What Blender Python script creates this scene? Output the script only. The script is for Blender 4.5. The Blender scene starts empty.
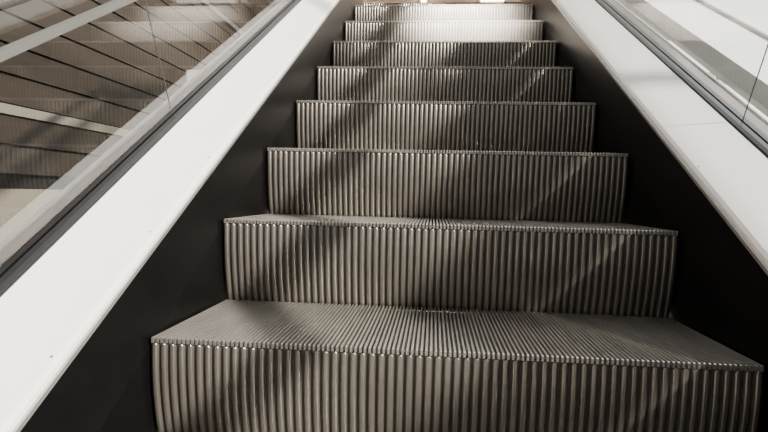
import bpy, math, random
from mathutils import Vector, Matrix
random.seed(4)
C = bpy.context.scene.collection
R30 = math.radians(30)

# ---------------------------------------------------------------- materials
def mat(name, col, rough=0.5, metal=0.0, noise=0.0, nscale=8.0, spec=0.5, bump=0.0, stretch=(1,1,1), emit=None, es=0):
    m = bpy.data.materials.new(name); m.use_nodes = True
    nt = m.node_tree; b = nt.nodes['Principled BSDF']
    b.inputs['Base Color'].default_value = (*col, 1)
    b.inputs['Roughness'].default_value = rough
    b.inputs['Metallic'].default_value = metal
    b.inputs['Specular IOR Level'].default_value = spec
    if emit:
        b.inputs['Emission Color'].default_value = (*emit, 1); b.inputs['Emission Strength'].default_value = es
    if noise > 0 or bump > 0:
        tc = nt.nodes.new('ShaderNodeTexCoord'); mp = nt.nodes.new('ShaderNodeMapping')
        mp.inputs['Scale'].default_value = stretch
        nz = nt.nodes.new('ShaderNodeTexNoise'); nz.inputs['Scale'].default_value = nscale; nz.inputs['Detail'].default_value = 5
        nt.links.new(tc.outputs['Object'], mp.inputs[0]); nt.links.new(mp.outputs[0], nz.inputs['Vector'])
        rp = nt.nodes.new('ShaderNodeMapRange')
        rp.inputs[1].default_value = .3; rp.inputs[2].default_value = .7
        rp.inputs[3].default_value = 1 - noise; rp.inputs[4].default_value = 1 + noise
        nt.links.new(nz.outputs['Fac'], rp.inputs[0])
        mx = nt.nodes.new('ShaderNodeVectorMath'); mx.operation = 'SCALE'
        mx.inputs[0].default_value = col
        nt.links.new(rp.outputs[0], mx.inputs['Scale']); nt.links.new(mx.outputs[0], b.inputs['Base Color'])
        if bump > 0:
            bp = nt.nodes.new('ShaderNodeBump'); bp.inputs['Strength'].default_value = bump; bp.inputs['Distance'].default_value = .002
            nt.links.new(nz.outputs['Fac'], bp.inputs['Height']); nt.links.new(bp.outputs[0], b.inputs['Normal'])
    return m

def glass_mat(name, tint, ior=1.9, rough=0.0):
    m = bpy.data.materials.new(name); m.use_nodes = True
    nt = m.node_tree; nt.nodes.clear()
    out = nt.nodes.new('ShaderNodeOutputMaterial'); mix = nt.nodes.new('ShaderNodeMixShader')
    tr = nt.nodes.new('ShaderNodeBsdfTransparent'); tr.inputs[0].default_value = (*tint, 1)
    gl = nt.nodes.new('ShaderNodeBsdfGlossy'); gl.inputs['Roughness'].default_value = rough
    fr = nt.nodes.new('ShaderNodeFresnel')
    ge = nt.nodes.new('ShaderNodeNewGeometry'); mr = nt.nodes.new('ShaderNodeMapRange')   # same reflectance from both faces of the thin pane
    mr.inputs[3].default_value = ior; mr.inputs[4].default_value = 1/ior
    nt.links.new(ge.outputs['Backfacing'], mr.inputs[0]); nt.links.new(mr.outputs[0], fr.inputs[0])
    nt.links.new(fr.outputs[0], mix.inputs[0]); nt.links.new(tr.outputs[0], mix.inputs[1]); nt.links.new(gl.outputs[0], mix.inputs[2])
    nt.links.new(mix.outputs[0], out.inputs[0])
    return m

M = {
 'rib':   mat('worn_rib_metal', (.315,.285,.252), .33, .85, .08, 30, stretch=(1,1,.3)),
 'nose':  mat('nosing_metal', (.46,.43,.39), .30, .85, .1, 40),
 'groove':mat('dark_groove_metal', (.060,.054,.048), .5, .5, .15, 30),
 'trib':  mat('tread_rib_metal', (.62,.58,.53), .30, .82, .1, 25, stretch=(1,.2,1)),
 'skirt': mat('black_skirt_paint', (.0035,.0033,.0033), .32, 0, .2, 12, spec=.10),
 'deck':  mat('white_deck_paint', (.88,.845,.805), .33, 0, .02, 3),
 'lip':   mat('aluminium_lip', (.50,.48,.46), .4, .8, .1, 20),
 'rubber':mat('black_rubber', (.008,.008,.008), .35, 0, .1, 20),
 'odeck': mat('bronze_outer_deck', (.075,.040,.020), .18, .8, .08, 10, stretch=(8,.3,1)),
 'clad':  mat('dark_side_cladding', (.045,.036,.03), .4, .3, .04, 4),
 'wood':  mat('dark_wood_boards', (.022,.0145,.0095), .5, 0, .3, 6, stretch=(6,.3,6)),
 'gap':   mat('board_shadow_gap', (.002,.002,.002), .8),
 'white': mat('white_wall_paint', (.80,.79,.77), .6, 0, .03, 4),
 'wtrim': mat('pale_beam_paint', (.17,.15,.125), .6, 0, .03, 4),
 'mirrored':mat('pale_reflection_paint', (.16,.152,.14), .5, 0, .03, 4),
 'cream': mat('cream_raking_panel', (.93,.925,.91), .45, 0, .02, 4),
 'taupe': mat('taupe_rail_metal', (.50,.48,.44), .4, .2, .05, 8),
 'beige': mat('beige_wall_paint', (.22,.185,.145), .6, 0, .05, 4),
 'floor': mat('pale_floor_tile', (.36,.32,.28), .35, 0, .08, 3),
 'frame': mat('window_frame_paint', (.66,.67,.66), .45, 0, .03, 5),
 'warm':  mat('warm_cream_wall', (.62,.52,.42), .6, 0, .06, 4),
 'lamp':  mat('warm_lamp_glow', (1,.8,.6), .5, emit=(1,.66,.38), es=20),
 'edge':  mat('glass_joint_seal', (.03,.035,.033), .4),
 'bolt':  mat('steel_screw_head', (.35,.34,.32), .35, .8),
 'glass': glass_mat('balustrade_glass', (.92,.96,.94), 2.0),
 'pane':  glass_mat('window_glass', (.97,.98,.98), 1.4),
}

# ---------------------------------------------------------------- helpers
class MB:
    def __init__(s): s.v=[]; s.f=[]; s.m=[]
    def add(s, vs, fs, mi=0):
        o=len(s.v); s.v += [tuple(p) for p in vs]
        s.f += [tuple(i+o for i in f) for f in fs]; s.m += [mi]*len(fs)
    def box(s, a, b, mi=0):
        x0,y0,z0=a; x1,y1,z1=b
        s.add([(x0,y0,z0),(x1,y0,z0),(x1,y1,z0),(x0,y1,z0),(x0,y0,z1),(x1,y0,z1),(x1,y1,z1),(x0,y1,z1)],
              [(0,3,2,1),(4,5,6,7),(0,1,5,4),(1,2,6,5),(2,3,7,6),(3,0,4,7)], mi)
    def mesh(s, name, mats, smooth=False):
        me=bpy.data.meshes.new(name); me.from_pydata(s.v,[],s.f)
        for m in mats: me.materials.append(m)
        me.polygons.foreach_set('material_index', s.m)
        if smooth: me.polygons.foreach_set('use_smooth',[True]*len(s.f))
        me.update(); return me
    def build(s, name, mats, parent=None, smooth=False):
        if not isinstance(mats,(list,tuple)): mats=[mats]
        o=bpy.data.objects.new(name, s.mesh(name, mats, smooth)); C.objects.link(o)
        if parent: o.parent=parent
        return o
def empty(name, loc=(0,0,0)):
    o=bpy.data.objects.new(name,None); C.objects.link(o); o.location=loc; o.empty_display_size=.1; return o
def tag(o, label, cat, group=None, kind=None):
    o['label']=label; o['category']=cat
    if group: o['group']=group
    if kind: o['kind']=kind
    return o
def struct(o):
    o['kind']='structure'; return o

# ---------------------------------------------------------------- escalator path (YZ), nosing line
S_ARC, RAD = 2.68, 1.1
ARC_LEN = RAD*R30
def path(s):
    if s <= S_ARC: return s*math.cos(R30), s*math.sin(R30), R30
    y0, z0 = S_ARC*math.cos(R30), S_ARC*math.sin(R30)
    ph = min((s-S_ARC)/RAD, R30); th = R30-ph
    y = y0 + RAD*(math.sin(R30)-math.sin(th)); z = z0 + RAD*(math.cos(th)-math.cos(R30))
    if s > S_ARC+ARC_LEN: y += s-S_ARC-ARC_LEN
    return y, z, th
def pt(s, x, n):
    y,z,th = path(s); return (x, y-n*math.sin(th), z+n*math.cos(th))
def samples(a, b):
    L=[a]
    k=8
    for i in range(k+1):
        s=S_ARC+ARC_LEN*i/k
        if a < s < b: L.append(s)
    L.append(b); return L
def sweep(mb, prof, a, b, side, mi=0):
    ss=samples(a,b); n=len(prof); vs=[]
    for s in ss:
        for (x,nn) in prof: vs.append(pt(s, side*x, nn))
    fs=[]
    for i in range(len(ss)-1):
        for j in range(n):
            k=(j+1)%n
            q=(i*n+j, i*n+k, (i+1)*n+k, (i+1)*n+j)
            fs.append(q if side>0 else q[::-1])
    fs.append(tuple(range(n))[::-1] if side>0 else tuple(range(n)))
    e=(len(ss)-1)*n
    fs.append(tuple(range(e,e+n)) if side>0 else tuple(range(e,e+n))[::-1])
    mb.add(vs,fs,mi)

# ---------------------------------------------------------------- step meshes
NR=64; P=1.0/NR; HW=.0047
def ry(t): return 1.05*t*t-.055*t       # curved riser: forward bulge then receding
def riser_mesh():
    mb=MB(); t0=.010
    ts=[.007,t0,t0+.0004,t0+.0014,t0+.0027,t0+.0047,.03,.05,.075,.10,.125,.15,.175,.20]
    for r in range(NR):
        xc=-.5+P*(r+.5)
        vs=[]
        for t in ts:
            if t<=t0: k=0.0
            elif t<t0+HW: k=math.sqrt(max(0,1-(1-(t-t0)/HW)**2))
            else: k=1.0
            h=0 if t<=t0 else .0050
            y=ry(t)
            hw=HW*k
            cols=[(-P/2,0),(-hw-.0009*k,0),(-hw*.82,-h*.82),(-hw*.40,-h),(hw*.40,-h),(hw*.82,-h*.82),(hw+.0009*k,0),(P/2,0)]
            for cx,dy in cols: vs.append((xc+cx,y+.003+dy,-t))
        n=8; fa=[];fb=[]
        for i in range(len(ts)-1):
            for j in range(n-1):
                q=(i*n+j,(i+1)*n+j,(i+1)*n+j+1,i*n+j+1)
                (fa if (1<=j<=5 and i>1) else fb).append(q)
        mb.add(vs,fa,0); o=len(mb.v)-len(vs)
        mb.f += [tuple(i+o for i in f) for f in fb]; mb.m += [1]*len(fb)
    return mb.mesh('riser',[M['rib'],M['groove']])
def tread_mesh(L=.352):
    mb=MB()
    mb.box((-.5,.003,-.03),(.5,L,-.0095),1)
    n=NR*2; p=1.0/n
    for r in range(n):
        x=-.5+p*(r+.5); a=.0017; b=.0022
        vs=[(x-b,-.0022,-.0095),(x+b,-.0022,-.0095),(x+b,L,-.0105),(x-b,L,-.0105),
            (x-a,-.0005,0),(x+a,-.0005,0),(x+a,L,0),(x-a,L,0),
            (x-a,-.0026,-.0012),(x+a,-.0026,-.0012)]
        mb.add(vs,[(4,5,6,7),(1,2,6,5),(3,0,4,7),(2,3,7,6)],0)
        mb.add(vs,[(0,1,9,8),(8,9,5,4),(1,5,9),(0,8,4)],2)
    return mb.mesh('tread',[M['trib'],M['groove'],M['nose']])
def frame_mesh():
    mb=MB()
    for sx in (-1,1):
        x0=sx*.498; x1=sx*.486
        pr=[(.004,-.031)]+[(ry(t)+.008,-t) for t in (.06,.1,.15,.19)]+[(.10,-.17),(.30,-.031)]
        n=len(pr); vs=[(x0,y,z) for y,z in pr]+[(x1,y,z) for y,z in pr]
        fs=[tuple(range(n)),tuple(range(2*n-1,n-1,-1))]+[(j,j+n,(j+1)%n+n,(j+1)%n) for j in range(n)]
        mb.add(vs,fs)
    mb.box((-.486,.05,-.06),(.486,.08,-.031))
    return mb.mesh('carrier_frame',[M['groove']])
rm, tm, fm = riser_mesh(), tread_mesh(), frame_mesh()
labels={
 -1:'grey ribbed escalator step just below the bottom edge of the view',
 0:'nearest grey ribbed escalator step, its whole broad grooved tread in view',
 1:'ribbed escalator step directly behind the broad nearest tread, only a sliver of its top visible',
 2:'third ribbed metal escalator step counted upward from the nearest one',
 3:'fourth ribbed metal escalator step counted upward from the nearest one',
 4:'fifth ribbed metal escalator step counted upward, halfway up the visible flight',
 5:'sixth ribbed metal escalator step counted upward from the nearest one',
 6:'seventh ribbed escalator step, second from the top, caught in bright glare',
 7:'topmost and smallest visible ribbed escalator step, against the warm upper landing',
 8:'ribbed escalator step hidden just past the crest of the flight',
 9:'ribbed escalator step lying flat before the upper comb plate'}
proto=None
for i in range(-1,10):
    y,z,th=path(i*.38)
    if proto is None:
        r=empty('escalator_step'); proto=r
        for nm,me in (('tread',tm),('riser',rm),('carrier_frame',fm)):
            o=bpy.data.objects.new(nm,me); C.objects.link(o); o.parent=r
    else:
        r=proto.copy(); C.objects.link(r)
        for ch in list(proto.children):
            c=ch.copy(); C.objects.link(c); c.parent=r
    r.location=(0,y,z)
    tag(r,labels[i],'escalator step','steps of the escalator')

# ---------------------------------------------------------------- balustrades
SA, SB = -2.0, 5.2
def balustrade(side, label):
    root=empty('escalator_balustrade',(side*.69,0,.0))
    inv=Vector((-side*.69,0,0))
    def fin(o):
        o.parent=root; o.location=inv; return o
    mb=MB(); sweep(mb,[(.505,-.42),(.505,-.02),(.525,.094),(.536,.094),(.536,-.42)],SA,SB,side); sk=fin(mb.build('skirt_panel',M['skirt']))
    cuts=[SA,-.9,2.75,SB]
    for k in range(3):
        a,b=cuts[k]+.001,cuts[k+1]-.001
        mb=MB(); sweep(mb,[(.530,.099),(.530,.108),(.536,.113),(.66,.146),(.665,.143),(.665,.128),(.54,.096)],a,b,side)
        d=fin(mb.build('deck_panel',M['deck']))
        s=a+.12
        while s<b:
            c=Vector(pt(s,side*.541,.1151)); th=path(s)[2]
            q=MB(); nn=12
            dx=Vector((side*.974,-.227*math.sin(th),.227*math.cos(th))); dy=Vector((0,math.cos(th),math.sin(th)))
            nr=Vector((-side*.227,-.974*math.sin(th),.974*math.cos(th)))
            v=[c+dx*.0022*math.cos(u*2*math.pi/nn)+dy*.0022*math.sin(u*2*math.pi/nn) for u in range(nn)]
            v+=[p+nr*.0008-(p-c)*.25 for p in v]
            q.add(v,[tuple(range(nn,2*nn))]+[(u,(u+1)%nn,(u+1)%nn+nn,u+nn) for u in range(nn)])
            o=q.build('screw',M['bolt']); o.parent=d
            s+=.31
    mb=MB(); sweep(mb,[(.525,.0935),(.525,.101),(.532,.101),(.532,.0935)],SA,SB,side); fin(mb.build('edge_trim',M['lip']))
    mb=MB(); sweep(mb,[(.665,.12),(.665,.150),(.672,.153),(.684,.153),(.684,.12)],SA,SB,side); fin(mb.build('inner_gasket',M['rubber']))
    mb=MB(); sweep(mb,[(.690,.12),(.690,.153),(.700,.153),(.700,.12)],SA,SB,side); fin(mb.build('outer_gasket',M['rubber']))
    mb=MB(); sweep(mb,[(.700,.12),(.700,.150),(.735,.149),(.750,.142),(.750,.12)],SA,SB,side); fin(mb.build('outer_deck',M['odeck']))
    mb=MB(); sweep(mb,[(.750,.12),(.750,.147),(.756,.147),(.756,.12)],SA,SB,side); fin(mb.build('outer_edge_trim',M['lip']))
    mb=MB(); sweep(mb,[(.744,-.60),(.744,.119),(.754,.119),(.754,-.60)],SA,SB,side); fin(mb.build('side_cladding',M['clad']))
    g=[SA,-.76,.62,2.0,3.38,SB]
    for k in range(5):
        a,b=g[k]+.001,g[k+1]-.001
        ss=samples(a,b); mb=MB()
        vs=[]
        for s in ss: vs+= [pt(s,side*.687,.13),pt(s,side*.687,.83)]
        mb.add(vs,[(2*i,2*i+1,2*i+3,2*i+2) for i in range(len(ss)-1)])
        gp=fin(mb.build('glass_panel',M['glass']))
        mb=MB(); sweep(mb,[(.6862,.13),(.6862,.83),(.6878,.83),(.6878,.13)],b,b+.003,side)
        o=mb.build('joint_seal',M['edge']); o.parent=gp
    mb=MB(); sweep(mb,[(.679,.81),(.667,.845),(.667,.862),(.707,.862),(.707,.845),(.695,.81)],SA,SB,side); fin(mb.build('handrail_guide',M['lip']))
    tag(root,label,'balustrade','sides of the escalator')
    mb=MB(); pr=[]
    for k in range(13):
        a=math.pi*k/12; pr.append((.687+.040*math.cos(a),.866+.026*math.sin(a)))
    pr+=[(.645,.852),(.665,.846),(.665,.862),(.709,.862),(.709,.846),(.729,.852)]
    sweep(mb,pr,SA,SB,side)
    o=mb.build('handrail',M['rubber'],smooth=False)
    tag(o,'black rubber handrail belt on the %s glass balustrade'%('right-hand' if side>0 else 'left-hand'),'handrail','handrails')
balustrade(-1,'left-hand escalator side with white deck strip, black skirt and darkly reflecting glass')
balustrade(1,'right-hand escalator side with white deck strip, black skirt and bright glass')

# ---------------------------------------------------------------- upper landing
yl,zl,_=path(4.0)
cp=MB(); cp.box((-.505,yl-.14,zl-.03),(.505,yl+.16,zl+.004))
for k in range(56):
    x=-.5+(k+.5)/56; cp.add([(x-.003,yl-.14,zl+.003),(x+.003,yl-.14,zl+.003),(x+.003,yl-.2,zl-.004),(x-.003,yl-.2,zl-.004)],[(0,1,2,3)])
tag(cp.build('comb_plate',M['lip']),'ribbed metal comb plate where the steps meet the upper landing','comb plate')
mb=MB(); mb.box((-.505,yl+.16,zl-.03),(.505,yl+1.1,zl+.003)); mb.box((-.505,yl-.1,zl-.35),(.505,yl+1.1,zl-.03)); struct(mb.build('trim_3',M['odeck']))
mb=MB(); mb.box((-2.6,yl+1.1,zl-.3),(2.6,10,zl)); struct(mb.build('floor_upper',M['floor']))
mb=MB(); mb.box((-2.6,-3.5,-1.25),(2.6,10,-1.15)); struct(mb.build('floor',M['floor']))
mb=MB(); mb.box((-2.6,10,-1.15),(2.6,10.1,4.2)); struct(mb.build('wall_back',M['warm']))
mb=MB(); mb.box((-2.75,4.2,4.2),(2.75,10.1,4.3)); struct(mb.build('ceiling',M['white']))
# raking members that run parallel to the flight
def rake(name, x0, x1, n0, n1, m, side=1, a=-2.0, b=5.2):
    mb=MB(); sweep(mb,[(x0,n0),(x0,n1),(x1,n1),(x1,n0)],a,b,side); return struct(mb.build(name,M[m]))
rake('shadow_beam',1.62,1.79,1.27,1.42,'frame',a=-3.2)  # unseen beam, added to throw a second diagonal shadow band on the risers
rake('trim_5',.95,1.18,.02,.10,'cream')
rake('trim_6',1.18,1.19,.02,.112,'taupe')
rake('trim_7',1.19,1.70,-.02,.06,'cream')
rake('trim_9',1.70,1.72,-.02,.08,'taupe')
rake('reflection_strip',1.66,1.70,.08,.115,'mirrored',side=-1)  # pale strip added to imitate the right deck mirrored in the left glass

for k,(x,w,lab) in enumerate(((-.31,.10,'small warm glowing wall lamp, left one of two above the top step'),(.98,.44,'wide warm glowing wall lamp, right one of two above the top step'))):
    r=empty('wall_lamp',(x,9.98,3.98))
    mb=MB(); mb.box((-w/2-.03,-.02,-.11),(w/2+.03,.02,.11)); mb.build('back_plate',M['lip'],r)
    mb=MB(); n=16
    pr=[(w/2*math.cos(math.pi*j/n),-.02-.10*math.sin(math.pi*j/n)) for j in range(n+1)]
    vs=[(x_,y_,-.09) for x_,y_ in pr]+[(x_,y_,.09) for x_,y_ in pr]; m=n+1
    mb.add(vs,[(j,j+1,j+1+m,j+m) for j in range(n)]+[tuple(range(m)),tuple(range(2*m-1,m-1,-1))]); mb.build('lamp_shade',M['lamp'],r)
    tag(r,lab,'lamp','wall lamps')

# ---------------------------------------------------------------- left boarded wall
mb=MB(); mb.box((-2.70,-3.5,-1.15),(-2.62,10,4.2),1)
z=.745
while z<4.0:
    mb.box((-2.62,-3.5,z+.008),(-2.585,10,z+.172),0); z+=.18
z=.50
while z>.20:
    mb.box((-2.62,-3.5,z+.008),(-2.585,10,z+.172),0); z-=.18
struct(mb.build('wall_left',[M['wood'],M['gap']]))
mb=MB(); mb.box((-2.62,-3.5,.683),(-2.57,10,.742)); struct(mb.build('trim_1',M['wtrim']))
mb=MB(); mb.box((-2.62,-3.5,-1.15),(-2.57,10,.235)); struct(mb.build('trim_2',M['beige']))

# ---------------------------------------------------------------- right window wall
mb=MB(); mb.box((2.55,-3.5,-1.15),(2.65,10,.05)); struct(mb.build('wall_right',M['white']))
ys=[-3.5,-.8,1.9,4.6,7.3,10]
for k in range(5):
    a,b=ys[k],ys[k+1]
    r=empty('window_%d'%(k+1),(2.6,a,.05)); r['kind']='structure'
    mb=MB(); mb.box((-.03,0,0),(.03,.03,4.15)); mb.box((-.03,b-a-.03,0),(.03,b-a,4.15))
    for zz in (0,4.09): mb.box((-.03,.03,zz),(.03,b-a-.03,zz+.04))
    mb.build('window_frame',M['frame'],r)
    mb=MB(); mb.add([(0,.03,.03),(0,b-a-.03,.03),(0,b-a-.03,4.1),(0,.03,4.1)],[(0,1,2,3)]); mb.build('window_pane',M['pane'],r)

# ---------------------------------------------------------------- lights
def sun(d, e, ang, col):
    l=bpy.data.lights.new('sun','SUN'); l.energy=e; l.angle=math.radians(ang); l.color=col
    o=bpy.data.objects.new('sun',l); C.objects.link(o)
    o.rotation_euler=Vector(d).to_track_quat('-Z','Y').to_euler(); return o
sun((-.75,.60,-.45),14.0,1.8,(1,.93,.85))
def area(loc, tgt, e, sx, sy, col):
    l=bpy.data.lights.new('area','AREA'); l.shape='RECTANGLE'; l.size=sx; l.size_y=sy; l.energy=e; l.color=col
    o=bpy.data.objects.new('area_light',l); C.objects.link(o); o.location=loc
    o.rotation_euler=(Vector(tgt)-Vector(loc)).to_track_quat('-Z','Y').to_euler()
area((0,6.5,4.1),(0,6.5,0),60,2,2,(1,.85,.7))
l=bpy.data.lights.new('spot','SPOT'); l.energy=60000; l.spot_size=math.radians(12.5); l.spot_blend=.85; l.shadow_soft_size=.08; l.color=(1,.95,.88)  # added spot without a fixture, imitates a sun patch on the upper risers
o=bpy.data.objects.new('glare_spot',l); C.objects.link(o); o.location=(.4,.3,4.1)
o.rotation_euler=(Vector((.12,2.12,1.20))-Vector(o.location)).to_track_quat('-Z','Y').to_euler()
w=bpy.data.worlds.new('World'); bpy.context.scene.world=w; w.use_nodes=True
nt=w.node_tree; bg=nt.nodes['Background']
tc=nt.nodes.new('ShaderNodeTexCoord'); dt=nt.nodes.new('ShaderNodeVectorMath'); dt.operation='DOT_PRODUCT'
dt.inputs[1].default_value=Vector((.62,.70,.35)).normalized()
nt.links.new(tc.outputs['Generated'],dt.inputs[0])
mr=nt.nodes.new('ShaderNodeMapRange'); mr.inputs[1].default_value=.1; mr.inputs[2].default_value=.95; mr.inputs[3].default_value=.29; mr.inputs[4].default_value=4.2
nt.links.new(dt.outputs['Value'],mr.inputs[0]); nt.links.new(mr.outputs[0],bg.inputs[1])
bg.inputs[0].default_value=(.99,.99,.98,1)

# ---------------------------------------------------------------- camera
cam=bpy.data.cameras.new('camera'); co=bpy.data.objects.new('camera',cam); C.objects.link(co)
cam.sensor_width=36; cam.lens=36*562.5/768; cam.clip_start=.01
yaw,pitch,roll=math.radians(5.0),math.radians(-2.2),.023
f=Vector((-math.sin(yaw)*math.cos(pitch),math.cos(yaw)*math.cos(pitch),math.sin(pitch)))
r0=f.cross(Vector((0,0,1))).normalized(); u0=r0.cross(f)
r=r0*math.cos(roll)+u0*math.sin(roll); u=r.cross(f)
m=Matrix((r,u,-f)).transposed().to_4x4(); m.translation=Vector((-.022,-.92,.254))
co.matrix_world=m
bpy.context.scene.camera=co
